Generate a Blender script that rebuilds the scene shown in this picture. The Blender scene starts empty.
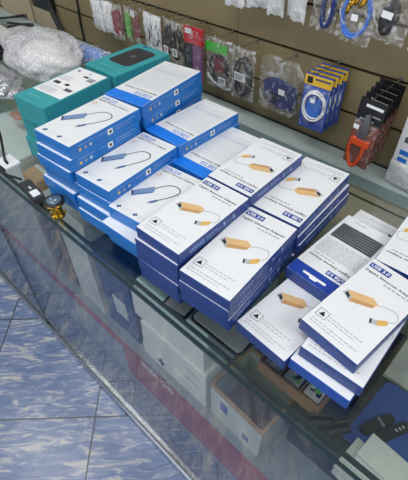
import bpy, math, random
from mathutils import Matrix, Vector

PI = math.pi
CT = 0.925            # height of the counter's glass top above the floor
SC = bpy.context.scene
COL = SC.collection
random.seed(7)

# ------------------------------------------------------------------ camera
cam = bpy.data.cameras.new('camera')
cam.sensor_fit = 'HORIZONTAL'
cam.sensor_width = 36.0
cam.lens = 36.0 * 413.0 / 408.0
cam.clip_start = 0.02
camo = bpy.data.objects.new('camera', cam)
COL.objects.link(camo)
R = Matrix(((0.726, -0.48126, 0.49123), (0.68759, 0.52047, -0.5063), (-0.01201, 0.70534, 0.70877)))
camo.matrix_world = Matrix.Translation((0, 0, CT + 0.6)) @ R.to_4x4()
SC.camera = camo

# ------------------------------------------------------------------ world, lights, exposure
SC.view_settings.view_transform = 'Standard'
SC.view_settings.look = 'None'
SC.view_settings.gamma = 1.0
SC.view_settings.use_curve_mapping = False
SC.view_settings.exposure = -0.6
SC.cycles.transparent_max_bounces = 32
w = bpy.data.worlds.new('world')
SC.world = w
w.use_nodes = True
w.node_tree.nodes['Background'].inputs[0].default_value = (0.93, 0.97, 1.0, 1)
w.node_tree.nodes['Background'].inputs[1].default_value = 0.37


def area(name, loc, sx, sy, energy, col=(1, 0.985, 0.96), target=None):
    l = bpy.data.lights.new(name, 'AREA')
    l.shape = 'RECTANGLE'
    l.size, l.size_y, l.energy, l.color = sx, sy, energy, col
    o = bpy.data.objects.new(name, l)
    o.location = loc
    if target:
        d = Vector(target) - Vector(loc)
        o.rotation_euler = d.to_track_quat('-Z', 'Y').to_euler()
    COL.objects.link(o)


area('ceiling_lamp', (-0.1, -0.15, 2.75), 1.3, 0.5, 26)
area('ceiling_lamp', (-1.9, -0.1, 2.75), 1.3, 0.5, 22)
area('ceiling_lamp', (1.3, 0.35, 2.75), 1.0, 0.6, 26, target=(-0.4, 0.4, CT))
area('ceiling_lamp', (-0.9, -1.9, 2.5), 1.6, 0.5, 10)
area('front_fill_light', (-0.7, -3.2, 1.15), 2.8, 1.4, 42, (0.97, 0.985, 1.0), target=(-0.6, 0.4, 0.6))  # soft fill added out of view to brighten the goods behind the front glass


# ------------------------------------------------------------------ materials
def lin(h):
    if isinstance(h, str):
        h = h.lstrip('#')
        c = [int(h[i:i + 2], 16) / 255 for i in (0, 2, 4)]
    else:
        c = [x / 255 for x in h]
    return tuple(x / 12.92 if x <= 0.04045 else ((x + 0.055) / 1.055) ** 2.4 for x in c) + (1,)


MATS = {}


def mat(name, col, rough=0.5, metal=0.0, var=0.06, scale=40.0, bump=0.0, spec=0.5, coat=0.0):
    if name in MATS:
        return MATS[name]
    m = bpy.data.materials.new(name)
    m.use_nodes = True
    nt = m.node_tree
    b = nt.nodes['Principled BSDF']
    c = lin(col)
    tc = nt.nodes.new('ShaderNodeTexCoord')
    n = nt.nodes.new('ShaderNodeTexNoise')
    n.inputs['Scale'].default_value = scale
    n.inputs['Detail'].default_value = 3
    nt.links.new(tc.outputs['Object'], n.inputs['Vector'])
    rp = nt.nodes.new('ShaderNodeValToRGB')
    rp.color_ramp.elements[0].position = 0.3
    rp.color_ramp.elements[1].position = 0.7
    rp.color_ramp.elements[0].color = tuple(x * (1 - var) for x in c[:3]) + (1,)
    rp.color_ramp.elements[1].color = tuple(min(1, x * (1 + var)) for x in c[:3]) + (1,)
    nt.links.new(n.outputs['Fac'], rp.inputs['Fac'])
    nt.links.new(rp.outputs['Color'], b.inputs['Base Color'])
    b.inputs['Roughness'].default_value = rough
    b.inputs['Metallic'].default_value = metal
    b.inputs['Specular IOR Level'].default_value = spec
    b.inputs['Coat Weight'].default_value = coat
    if bump:
        bp = nt.nodes.new('ShaderNodeBump')
        bp.inputs['Strength'].default_value = bump
        bp.inputs['Distance'].default_value = 0.004
        nt.links.new(n.outputs['Fac'], bp.inputs['Height'])
        nt.links.new(bp.outputs['Normal'], b.inputs['Normal'])
    MATS[name] = m
    return m


def pane_mat(name, tint, boost=0.0, gl=0.95):
    """clear sheet glass: Fresnel reflection over straight transmission, the same for both faces of the sheet"""
    m = bpy.data.materials.new(name)
    m.use_nodes = True
    nt = m.node_tree
    nt.nodes.remove(nt.nodes['Principled BSDF'])
    out = nt.nodes['Material Output']
    geo = nt.nodes.new('ShaderNodeNewGeometry')
    mr = nt.nodes.new('ShaderNodeMapRange')
    mr.inputs['To Min'].default_value = 1.5
    mr.inputs['To Max'].default_value = 1 / 1.5
    nt.links.new(geo.outputs['Backfacing'], mr.inputs['Value'])
    fr = nt.nodes.new('ShaderNodeFresnel')
    nt.links.new(mr.outputs['Result'], fr.inputs['IOR'])
    ad = nt.nodes.new('ShaderNodeMath')
    ad.operation = 'ADD'
    ad.use_clamp = True
    ad.inputs[1].default_value = boost
    nt.links.new(fr.outputs['Fac'], ad.inputs[0])
    t = nt.nodes.new('ShaderNodeBsdfTransparent')
    t.inputs['Color'].default_value = tint + (1,)
    g = nt.nodes.new('ShaderNodeBsdfGlossy')
    g.inputs['Roughness'].default_value = 0.015
    g.inputs['Color'].default_value = (gl, gl * 1.02, gl * 1.01, 1)
    mx = nt.nodes.new('ShaderNodeMixShader')
    nt.links.new(ad.outputs[0], mx.inputs['Fac'])
    nt.links.new(t.outputs[0], mx.inputs[1])
    nt.links.new(g.outputs[0], mx.inputs[2])
    nt.links.new(mx.outputs[0], out.inputs['Surface'])
    MATS[name] = m
    return m


def film_mat(name, col, lo, hi, scale, rough=0.18, vor=False, contrast=(0.42, 0.62), metal=0.0, bump=0.8):
    """plastic film: part clear, part milky at the creases, pale patches also standing in for highlights"""
    m = bpy.data.materials.new(name)
    m.use_nodes = True
    nt = m.node_tree
    b = nt.nodes['Principled BSDF']
    out = nt.nodes['Material Output']
    b.inputs['Base Color'].default_value = lin(col)
    b.inputs['Roughness'].default_value = rough
    b.inputs['Metallic'].default_value = metal
    tc = nt.nodes.new('ShaderNodeTexCoord')
    if vor:
        n = nt.nodes.new('ShaderNodeTexVoronoi')
        n.inputs['Scale'].default_value = scale
        src = n.outputs['Distance']
    else:
        n = nt.nodes.new('ShaderNodeTexNoise')
        n.inputs['Scale'].default_value = scale
        n.inputs['Detail'].default_value = 4
        n.inputs['Distortion'].default_value = 1.2
        src = n.outputs['Fac']
    nt.links.new(tc.outputs['Object'], n.inputs['Vector'])
    mr = nt.nodes.new('ShaderNodeMapRange')
    mr.inputs['From Min'].default_value = contrast[0]
    mr.inputs['From Max'].default_value = contrast[1]
    mr.inputs['To Min'].default_value = lo
    mr.inputs['To Max'].default_value = hi
    nt.links.new(src, mr.inputs['Value'])
    bp = nt.nodes.new('ShaderNodeBump')
    bp.inputs['Strength'].default_value = bump
    bp.inputs['Distance'].default_value = 0.006
    nt.links.new(src, bp.inputs['Height'])
    nt.links.new(bp.outputs['Normal'], b.inputs['Normal'])
    t = nt.nodes.new('ShaderNodeBsdfTransparent')
    mx = nt.nodes.new('ShaderNodeMixShader')
    nt.links.new(mr.outputs['Result'], mx.inputs['Fac'])
    nt.links.new(t.outputs[0], mx.inputs[1])
    nt.links.new(b.outputs[0], mx.inputs[2])
    nt.links.new(mx.outputs[0], out.inputs['Surface'])
    MATS[name] = m
    return m


mat('white_card', '#e9edf2', 0.42, var=0.015)
mat('navy_card', '#2b4890', 0.38, var=0.06)
mat('royal_card', '#1c55b8', 0.3, var=0.06)
mat('blue_card', '#207cd4', 0.36, var=0.05)
mat('teal_card', '#38a0a8', 0.5, var=0.05)
mat('teal_dark', '#1f858c', 0.5, var=0.05)
mat('teal_pale', '#5fb9b9', 0.5)
mat('ink_navy', '#2747a0', 0.45, var=0.03)
mat('ink_blue', '#2277d8', 0.45, var=0.03)
mat('ink_strip', '#1a7ff0', 0.4, var=0.03)
mat('ink_navystrip', '#1f45a8', 0.4, var=0.03)
mat('ink_black', '#26282e', 0.5)
mat('ink_grey', '#9aa0a8', 0.5)
mat('ink_light', '#c6ccd6', 0.5)
mat('ink_table', '#5a5d66', 0.5)
mat('ink_white', '#f2f5fa', 0.45, var=0.01)
mat('ink_paleblue', '#9db4e6', 0.5)
mat('ink_orange', '#e2a36a', 0.5)
mat('ink_yellow', '#e0c070', 0.5)
mat('wood_light', '#dfba86', 0.5, var=0.05)
mat('wood_dark', '#c79a6a', 0.5, var=0.05)
mat('plug_gold', '#dfb766', 0.45)
mat('metal_grey', '#b9bcc2', 0.4)
mat('device_blue', '#7795bd', 0.45)
mat('device_bluedark', '#52709d', 0.45)
mat('black', '#17181b', 0.4, var=0.2)
mat('black_soft', '#202126', 0.65, var=0.25)
mat('charcoal', '#33363d', 0.5, var=0.15)
mat('chrome', '#d5d7da', 0.22, metal=1.0, var=0.02)
mat('gold', '#d9ab3c', 0.25, metal=1.0, var=0.05)
mat('white_plastic', '#dfe2e4', 0.35, var=0.03)
mat('grey_board', '#b5b6b1', 0.6, var=0.08, scale=60)
mat('pale_board', '#d4d8d6', 0.55, var=0.06, scale=14)
mat('white_carton', '#f0f1ec', 0.55, var=0.04, scale=12)
mat('beige_board', '#a79a80', 0.6, var=0.08, scale=12)
mat('kraft', '#c39a72', 0.7, var=0.12, scale=30)
mat('kraft_dark', '#8a6a50', 0.7, var=0.12)
mat('maroon', '#a82c3a', 0.45, var=0.15, scale=9)
mat('rail_paint', '#a3b1b1', 0.35, var=0.05, scale=9)
mat('channel', '#8fa3a0', 0.3, var=0.08)
mat('rubber', '#1a2a2e', 0.4, var=0.1)
mat('edge_green', '#1c3436', 0.15, var=0.1)
mat('deck', '#9aa2a6', 0.5, var=0.1, scale=6)
mat('plinth', '#9ba4b4', 0.4, var=0.15, scale=7)
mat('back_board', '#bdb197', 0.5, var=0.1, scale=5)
mat('wall_brown', '#86795a', 0.55, var=0.09, scale=5)
mat('groove_dark', '#34302a', 0.6)
mat('cable_blue', '#1f3f9a', 0.35, var=0.1)
mat('cable_navy', '#1c2c70', 0.4, var=0.15)
mat('cable_bright', '#2f74d8', 0.3, var=0.08)
mat('navy_fabric', '#1d2a66', 0.5)
mat('deep_red', '#7e2530', 0.5, var=0.2)
mat('red', '#c4262c', 0.4, var=0.1)
mat('green', '#5fb043', 0.45, var=0.1)
mat('bright_green', '#39b12e', 0.4)
mat('purple', '#8a5a86', 0.45, var=0.1)
mat('yellow', '#e3b92e', 0.4, var=0.1)
mat('orange', '#e0562a', 0.4, var=0.06)
mat('orange_wood', '#80422a', 0.5, var=0.12)
mat('steel', '#8d8f94', 0.35, metal=0.8)
mat('royal', '#2c4fae', 0.4, var=0.1)
mat('reflection_grey', '#9b9f9c', 0.4, var=0.25, scale=18)
mat('mat_blue', '#1e4180', 0.5, var=0.1, scale=15)
mat('skin_brown', '#927668', 0.5, var=0.15)
mat('screen_grey', '#5f7284', 0.12, var=0.15, scale=90)
mat('wrap_blue', '#6f92d8', 0.3, var=0.2)
pane_mat('glass_top', (0.94, 0.975, 0.97))
pane_mat('glass_front', (0.97, 0.985, 0.98), 0.0, 0.8)
pane_mat('glass_shelf', (0.88, 0.95, 0.94))
film_mat('film', '#e6e9ec', 0.07, 0.62, 48, contrast=(0.5, 0.68))  # whiter patches put in for highlights on the crinkled film
film_mat('film_white', '#ebedf0', 0.55, 0.98, 30, contrast=(0.38, 0.62))
film_mat('film_clam', '#dde3ea', 0.06, 0.45, 36, contrast=(0.5, 0.68))
film_mat('bubble', '#eeeef6', 0.38, 0.8, 120, vor=True, contrast=(0.7, 0.1), bump=0.35)
film_mat('antistatic', '#c2c5cd', 0.6, 1.0, 26, rough=0.2, metal=0.45)


def tile_mat():
    m = bpy.data.materials.new('floor_tile')
    m.use_nodes = True
    nt = m.node_tree
    b = nt.nodes['Principled BSDF']
    L = nt.links.new
    tc = nt.nodes.new('ShaderNodeTexCoord')
    mp = nt.nodes.new('ShaderNodeMapping')          # rotate so that the joints run along the axes
    mp.inputs['Rotation'].default_value = (0, 0, -PI / 4)
    L(tc.outputs['Object'], mp.inputs['Vector'])
    sx = nt.nodes.new('ShaderNodeSeparateXYZ')
    L(mp.outputs['Vector'], sx.inputs[0])

    def math_(op, a, bb=None, v=None):
        n = nt.nodes.new('ShaderNodeMath')
        n.operation = op
        L(a, n.inputs[0])
        if bb is not None:
            L(bb, n.inputs[1])
        elif v is not None:
            n.inputs[1].default_value = v
        return n.outputs[0]
    T = 0.438

    def joint(o, off):
        a = math_('ADD', o, v=off)
        a = math_('DIVIDE', a, v=T)
        fr = math_('FRACT', a)
        d = math_('ABSOLUTE', math_('SUBTRACT', fr, v=0.5))
        return math_('GREATER_THAN', d, v=0.5 - 0.0065), math_('FLOOR', a)
    jx, ix = joint(sx.outputs[0], 0.40 + 5 * T)
    jy, iy = joint(sx.outputs[1], -0.619 + 5 * T)
    j = math_('MAXIMUM', jx, jy)
    # marbling, offset from tile to tile
    cb = nt.nodes.new('ShaderNodeCombineXYZ')
    L(math_('MULTIPLY', ix, v=3.7), cb.inputs[0])
    L(math_('MULTIPLY', iy, v=5.3), cb.inputs[1])
    st = nt.nodes.new('ShaderNodeMapping')
    st.inputs['Scale'].default_value = (8.0, 34.0, 1)
    st.inputs['Rotation'].default_value = (0, 0, 0.06)
    L(mp.outputs['Vector'], st.inputs['Vector'])
    av = nt.nodes.new('ShaderNodeVectorMath')
    L(st.outputs[0], av.inputs[0])
    L(cb.outputs[0], av.inputs[1])
    n1 = nt.nodes.new('ShaderNodeTexNoise')
    n1.inputs['Scale'].default_value = 1.1
    n1.inputs['Detail'].default_value = 6
    n1.inputs['Roughness'].default_value = 0.6
    n1.inputs['Distortion'].default_value = 1.4
    L(av.outputs[0], n1.inputs['Vector'])
    r1 = nt.nodes.new('ShaderNodeValToRGB')
    e = r1.color_ramp.elements
    e[0].position, e[0].color = 0.34, lin('#667ca6')
    e[1].position, e[1].color = 0.70, lin('#c4c2bd')
    for p, c in ((0.46, '#7386ae'), (0.53, '#8694b4'), (0.575, '#9ea9c0'), (0.605, '#b9bcc2')):
        q = e.new(p)
        q.color = lin(c)
    L(n1.outputs['Fac'], r1.inputs['Fac'])
    mx = nt.nodes.new('ShaderNodeMix')
    mx.data_type = 'RGBA'
    L(j, mx.inputs['Factor'])
    L(r1.outputs['Color'], mx.inputs['A'])
    mx.inputs['B'].default_value = lin('#4a4f58')
    L(mx.outputs['Result'], b.inputs['Base Color'])
    b.inputs['Roughness'].default_value = 0.25
    MATS['floor_tile'] = m


tile_mat()
M = MATS


# ------------------------------------------------------------------ mesh builder
class MB:
    def __init__(s):
        s.v, s.f, s.m, s.mats, s.sm = [], [], [], [], []

    def mi(s, m):
        if m not in s.mats:
            s.mats.append(m)
        return s.mats.index(m)

    def add(s, v, f, m, smooth=False, mtx=None):
        b = len(s.v)
        k = s.mi(m)
        s.v += [tuple(mtx @ Vector(p)) if mtx else tuple(p) for p in v]
        for q in f:
            s.f.append([b + i for i in q])
            s.m.append(k)
            s.sm.append(smooth)
        return s

    def box(s, x0, x1, y0, y1, z0, z1, m, mtx=None):
        v = [(x, y, z) for z in (z0, z1) for y in (y0, y1) for x in (x0, x1)]
        return s.add(v, [(0, 2, 3, 1), (4, 5, 7, 6), (0, 1, 5, 4), (1, 3, 7, 5), (3, 2, 6, 7), (2, 0, 4, 6)], m, mtx=mtx)

    def poly(s, pts, m, mtx=None):
        return s.add(pts, [tuple(range(len(pts)))], m, mtx=mtx)

    def prism(s, out, z0, z1, m, mtx=None, smooth=False):
        n = len(out)
        v = [(x, y, z0) for x, y in out] + [(x, y, z1) for x, y in out]
        s.add(v, [tuple(range(n - 1, -1, -1)), tuple(range(n, 2 * n))], m, mtx=mtx)
        return s.add(v, [(i, (i + 1) % n, n + (i + 1) % n, n + i) for i in range(n)], m, smooth, mtx)

    def tube(s, path, r, m, n=8, closed=False, mtx=None):
        P = [Vector(p) for p in path]
        N = len(P)
        v, f = [], []
        up = None
        for i in range(N):
            a = P[(i - 1) % N] if closed or i else P[0]
            c = P[(i + 1) % N] if closed or i < N - 1 else P[-1]
            t = (c - a).normalized()
            if up is None:
                up = Vector((0, 0, 1)) if abs(t.z) < 0.9 else Vector((1, 0, 0))
            x = up - t * up.dot(t)
            x.normalize()
            up = x
            y = t.cross(x)
            rr = r[i] if isinstance(r, (list, tuple)) else r
            for k in range(n):
                g = 2 * PI * k / n
                v.append(P[i] + x * math.cos(g) * rr + y * math.sin(g) * rr)
        for i in range(N if closed else N - 1):
            j = (i + 1) % N
            for k in range(n):
                f.append((i * n + k, i * n + (k + 1) % n, j * n + (k + 1) % n, j * n + k))
        if not closed:
            f.append(tuple(range(n - 1, -1, -1)))
            f.append(tuple((N - 1) * n + k for k in range(n)))
        return s.add(v, f, m, True, mtx)

    def lathe(s, prof, m, n=24, mtx=None):
        v, f = [], []
        for r, z in prof:
            for k in range(n):
                a = 2 * PI * k / n
                v.append((r * math.cos(a), r * math.sin(a), z))
        for i in range(len(prof) - 1):
            for k in range(n):
                f.append((i * n + k, i * n + (k + 1) % n, (i + 1) * n + (k + 1) % n, (i + 1) * n + k))
        f.append(tuple(range(n - 1, -1, -1)))
        f.append(tuple((len(prof) - 1) * n + k for k in range(n)))
        return s.add(v, f, m, True, mtx)

    def blob(s, c, rad, m, nu=36, nv=20, fn=None, mtx=None):
        v, f = [], []
        for i in range(nv + 1):
            th = PI * i / nv
            for k in range(nu):
                ph = 2 * PI * k / nu
                d = Vector((math.sin(th) * math.cos(ph), math.sin(th) * math.sin(ph), math.cos(th)))
                q = fn(d) if fn else 1.0
                v.append((c[0] + d.x * rad[0] * q, c[1] + d.y * rad[1] * q, c[2] + d.z * rad[2] * q))
        for i in range(nv):
            for k in range(nu):
                f.append((i * nu + k, (i + 1) * nu + k, (i + 1) * nu + (k + 1) % nu, i * nu + (k + 1) % nu))
        return s.add(v, f, m, True, mtx)

    def mesh(s, name):
        me = bpy.data.meshes.new(name)
        me.from_pydata(s.v, [], s.f)
        for q in s.mats:
            me.materials.append(M[q])
        me.polygons.foreach_set('material_index', s.m)
        me.polygons.foreach_set('use_smooth', s.sm)
        me.update()
        return me

    def build(s, name, parent=None):
        return link(name, s.mesh(name), parent)


def link(name, me, parent=None):
    o = bpy.data.objects.new(name, me)
    COL.objects.link(o)
    if parent:
        o.parent = parent
    return o


def tag(o, label, cat, group=None):
    o['label'], o['category'] = label, cat
    if group:
        o['group'] = group
    return o


def thing(name, label, cat, loc=(0, 0, 0), rz=0.0, group=None, tilt=0.0, rx=0.0):
    o = bpy.data.objects.new(name, None)
    o.empty_display_size = 0.02
    COL.objects.link(o)
    o.location = (loc[0], loc[1], loc[2] + CT)
    o.rotation_euler = (rx, tilt, rz)
    return tag(o, label, cat, group)


def struct(o):
    o['kind'] = 'structure'
    return o


def text_geo(body, bold=0.0):
    cu = bpy.data.curves.new('t', 'FONT')
    cu.body = body
    cu.size = 1.0
    cu.offset = bold
    cu.resolution_u = 2
    o = bpy.data.objects.new('t', cu)
    COL.objects.link(o)
    dg = bpy.context.evaluated_depsgraph_get()
    me = bpy.data.meshes.new_from_object(o.evaluated_get(dg))
    v = [tuple(p.co) for p in me.vertices]
    f = [tuple(p.vertices) for p in me.polygons]
    bpy.data.objects.remove(o)
    bpy.data.curves.remove(cu)
    bpy.data.meshes.remove(me)
    xs = [p[0] for p in v]
    ys = [p[1] for p in v]
    x0, x1, y0, y1 = min(xs), max(xs), min(ys), max(ys)
    return [((p[0] - x0) / (x1 - x0), (p[1] - y0) / (y1 - y0), 0) for p in v], f


TXT = {k: text_geo(k, b) for k, b in (('USB 3.0', 0.02), ('Gigabit Ethernet Adapter', 0.012), ('HQEX112-15', 0.035), ('BACK', 0.0))}


def put_text(mb, body, fn, m):
    """fn maps the text's unit square onto the surface"""
    v, f = TXT[body]
    mb.add([fn(p[0], p[1]) for p in v], f, m)


# ------------------------------------------------------------------ setting: floor, wall
fl = MB()
fl.box(-3.4, 1.4, -1.2, 0.95, -0.05, 0.0, 'floor_tile')
struct(fl.build('floor'))

wl = MB()
gz = [-0.843, -0.738, -0.633, -0.528, -0.423, -0.318, -0.213, -0.108, -0.003, 0.102, 0.207, 0.312, 0.417, 0.522, 0.627]
wl.box(-3.4, 1.4, 0.925, 0.945, 0.0, CT + 0.75, 'groove_dark')
edges = [-CT] + gz + [0.75]
for a, b in zip(edges[:-1], edges[1:]):
    z0 = a + (0.0035 if a > -CT else 0)
    z1 = b - (0.0035 if b < 0.75 else 0)
    for xa, xb in ((-3.4, -1.9607), (-1.9593, -0.7467), (-0.7453, 0.4667), (0.4673, 1.4)):
        wl.box(xa, xb, 0.912, 0.926, CT + z0, CT + z1, 'wall_brown')
struct(wl.build('wall_back'))

# ------------------------------------------------------------------ the glass counter
XA, XB = -2.9, 0.95
ct = thing('display_counter', 'long glass shop counter with chrome floor rail carrying the piles of boxes', 'counter', (0, 0, 0))
p = MB()
p.box(XA, XB, 0.2495, 0.838, -0.008, 0.0, 'glass_top')
p.build('top_pane', ct)
p = MB()
p.box(XA, XB, 0.2468, 0.2494, -0.0095, 0.0006, 'edge_green')
p.build('pane_edge', ct)
p = MB()
p.box(XA, -1.1875, 0.251, 0.259, -0.905, -0.0085, 'glass_front')
p.box(-1.1845, XB, 0.251, 0.259, -0.905, -0.0085, 'glass_front')
p.build('front_pane', ct)
p = MB()
p.box(-1.1873, -1.1847, 0.2505, 0.2595, -0.905, -0.0085, 'rubber')
p.build('pane_joint', ct)
p = MB()
p.box(XA, XB, 0.2655, 0.2695, -0.0205, -0.0085, 'rubber')
p.build('seal_strip', ct)
p = MB()
p.box(XA, XB, 0.8382, 0.9065, -0.03, 0.002, 'rail_paint')
p.box(XA, XB, 0.9066, 0.911, -0.03, 0.0045, 'rubber')
p.build('back_rail', ct)
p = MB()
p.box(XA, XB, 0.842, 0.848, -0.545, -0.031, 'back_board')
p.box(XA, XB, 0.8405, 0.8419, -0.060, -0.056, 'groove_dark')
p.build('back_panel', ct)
p = MB()
p.box(XA, XB, 0.31, 0.80, -0.146, -0.14, 'glass_shelf')
p.box(XA, XB, 0.3085, 0.3099, -0.1465, -0.1395, 'edge_green')
p.build('shelf', ct)
p = MB()
p.box(XA, XB, 0.325, 0.86, -0.565, -0.55, 'deck')
p.build('deck', ct)
p = MB()
p.box(-0.70, XB, 0.325, 0.337, -0.80, -0.5655, 'maroon')
p.box(XA, -0.70, 0.325, 0.337, -0.62, -0.5655, 'maroon')
p.box(XA, -0.70, 0.325, 0.337, -0.80, -0.62, 'plinth')
fa = p.build('fascia', ct)
fa['label'] = 'maroon front board with a white number'
p = MB()
put_text(p, 'HQEX112-15', lambda a, b: (-0.600 + a * 0.145, 0.3242, -0.626 + b * 0.045), 'ink_white')
p.build('number_lettering', fa)
p = MB()
p.box(XA, XB, 0.345, 0.86, -0.925, -0.80, 'plinth')
p.build('plinth', ct)
p = MB()
pr = [(0.236, -0.925), (0.264, -0.925), (0.264, -0.900), (0.2595, -0.900), (0.2595, -0.906), (0.2505, -0.906), (0.2505, -0.896), (0.246, -0.894), (0.240, -0.902)]
for xa, xb in ((XA, -1.187), (-1.186, XB)):
    v = [(xa, y, z) for y, z in pr] + [(xb, y, z) for y, z in pr]
    n = len(pr)
    p.add(v, [tuple(range(n)), tuple(range(2 * n - 1, n - 1, -1))] + [(i, n + i, n + (i + 1) % n, (i + 1) % n) for i in range(n)], 'chrome')
rl = p.build('floor_rail', ct)
rl['label'] = 'bright chrome rail along the floor'


# ------------------------------------------------------------------ boxes
KIND = {
    'navy': dict(t=0.025, side='navy_card', top='white_card'),
    'royal': dict(t=0.025, side='royal_card', top='white_card'),
    'blue': dict(t=0.028, side='blue_card', top='white_card'),
    'teal': dict(t=0.056, side='teal_card', top='teal_card'),
}
CACHE = {}


def carton_mesh(kind, W, L):
    k = ('c', kind, W, L)
    if k in CACHE:
        return CACHE[k]
    K = KIND[kind]
    t, b = K['t'], 0.0009
    x, y = W / 2, L / 2
    s = MB()
    # chamfered carton: rings at 0, b, t-b, t
    def ring(i, z):
        return [(-x + i, -y, z), (x - i, -y, z), (x, -y + i, z), (x, y - i, z), (x - i, y, z), (-x + i, y, z), (-x, y - i, z), (-x, -y + i, z)]
    def inner(i, z):
        return [(-x + 2 * i, -y + i, z), (x - 2 * i, -y + i, z), (x - i, -y + 2 * i, z), (x - i, y - 2 * i, z), (x - 2 * i, y - i, z), (-x + 2 * i, y - i, z), (-x + i, y - 2 * i, z), (-x + i, -y + 2 * i, z)]
    R4 = [inner(b, 0), ring(b, b), ring(b, t - b), inner(b, t)]
    v = sum(R4, [])
    side = []
    for r in range(3):
        for i in range(8):
            side.append((r * 8 + i, r * 8 + (i + 1) % 8, r * 8 + 8 + (i + 1) % 8, r * 8 + 8 + i))
    s.add(v, [tuple(range(7, -1, -1))] + side, K['side'])
    s.add(inner(b, t), [tuple(range(8))], K['top'])
    # end flaps stand a hair proud of the end walls, each with its thumb notch
    for sg in (-1, 1):
        o = [(-x + 0.003, 0.0015), (x - 0.003, 0.0015), (x - 0.003, t - 0.003), (0.009, t - 0.003), (0.006, t - 0.006), (-0.006, t - 0.006), (-0.009, t - 0.003), (-x + 0.003, t - 0.003)]
        vv = [(a, sg * y, z) for a, z in o] + [(a, sg * (y + 0.0004), z) for a, z in o]
        n = len(o)
        s.add(vv, [tuple(range(n, 2 * n)) if sg < 0 else tuple(range(2 * n - 1, n - 1, -1))] + [(i, (i + 1) % n, n + (i + 1) % n, n + i) for i in range(n)], K['side'])
    CACHE[k] = s.mesh('carton')
    return CACHE[k]


def ribbon(mb, pts, wd, z, m):
    """flat printed line through 2D points"""
    P = [Vector(q) for q in pts]
    v = []
    for i in range(len(P)):
        t = (P[min(i + 1, len(P) - 1)] - P[max(i - 1, 0)]).normalized()
        nrm = Vector((-t.y, t.x)) * wd / 2
        v += [(P[i].x + nrm.x, P[i].y + nrm.y, z), (P[i].x - nrm.x, P[i].y - nrm.y, z)]
    mb.add(v, [(2 * i, 2 * i + 1, 2 * i + 3, 2 * i + 2) for i in range(len(P) - 1)], m)


def smooth_path(pts, n=6):
    out = []
    P = [Vector(q) for q in pts]
    for i in range(len(P) - 1):
        a, b, c, d = P[max(i - 1, 0)], P[i], P[i + 1], P[min(i + 2, len(P) - 1)]
        for k in range(n):
            t = k / n
            out.append(0.5 * ((2 * b) + (c - a) * t + (2 * a - 5 * b + 4 * c - d) * t * t + (3 * b - a - 3 * c + d) * t ** 3))
    out.append(P[-1])
    return out


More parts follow.
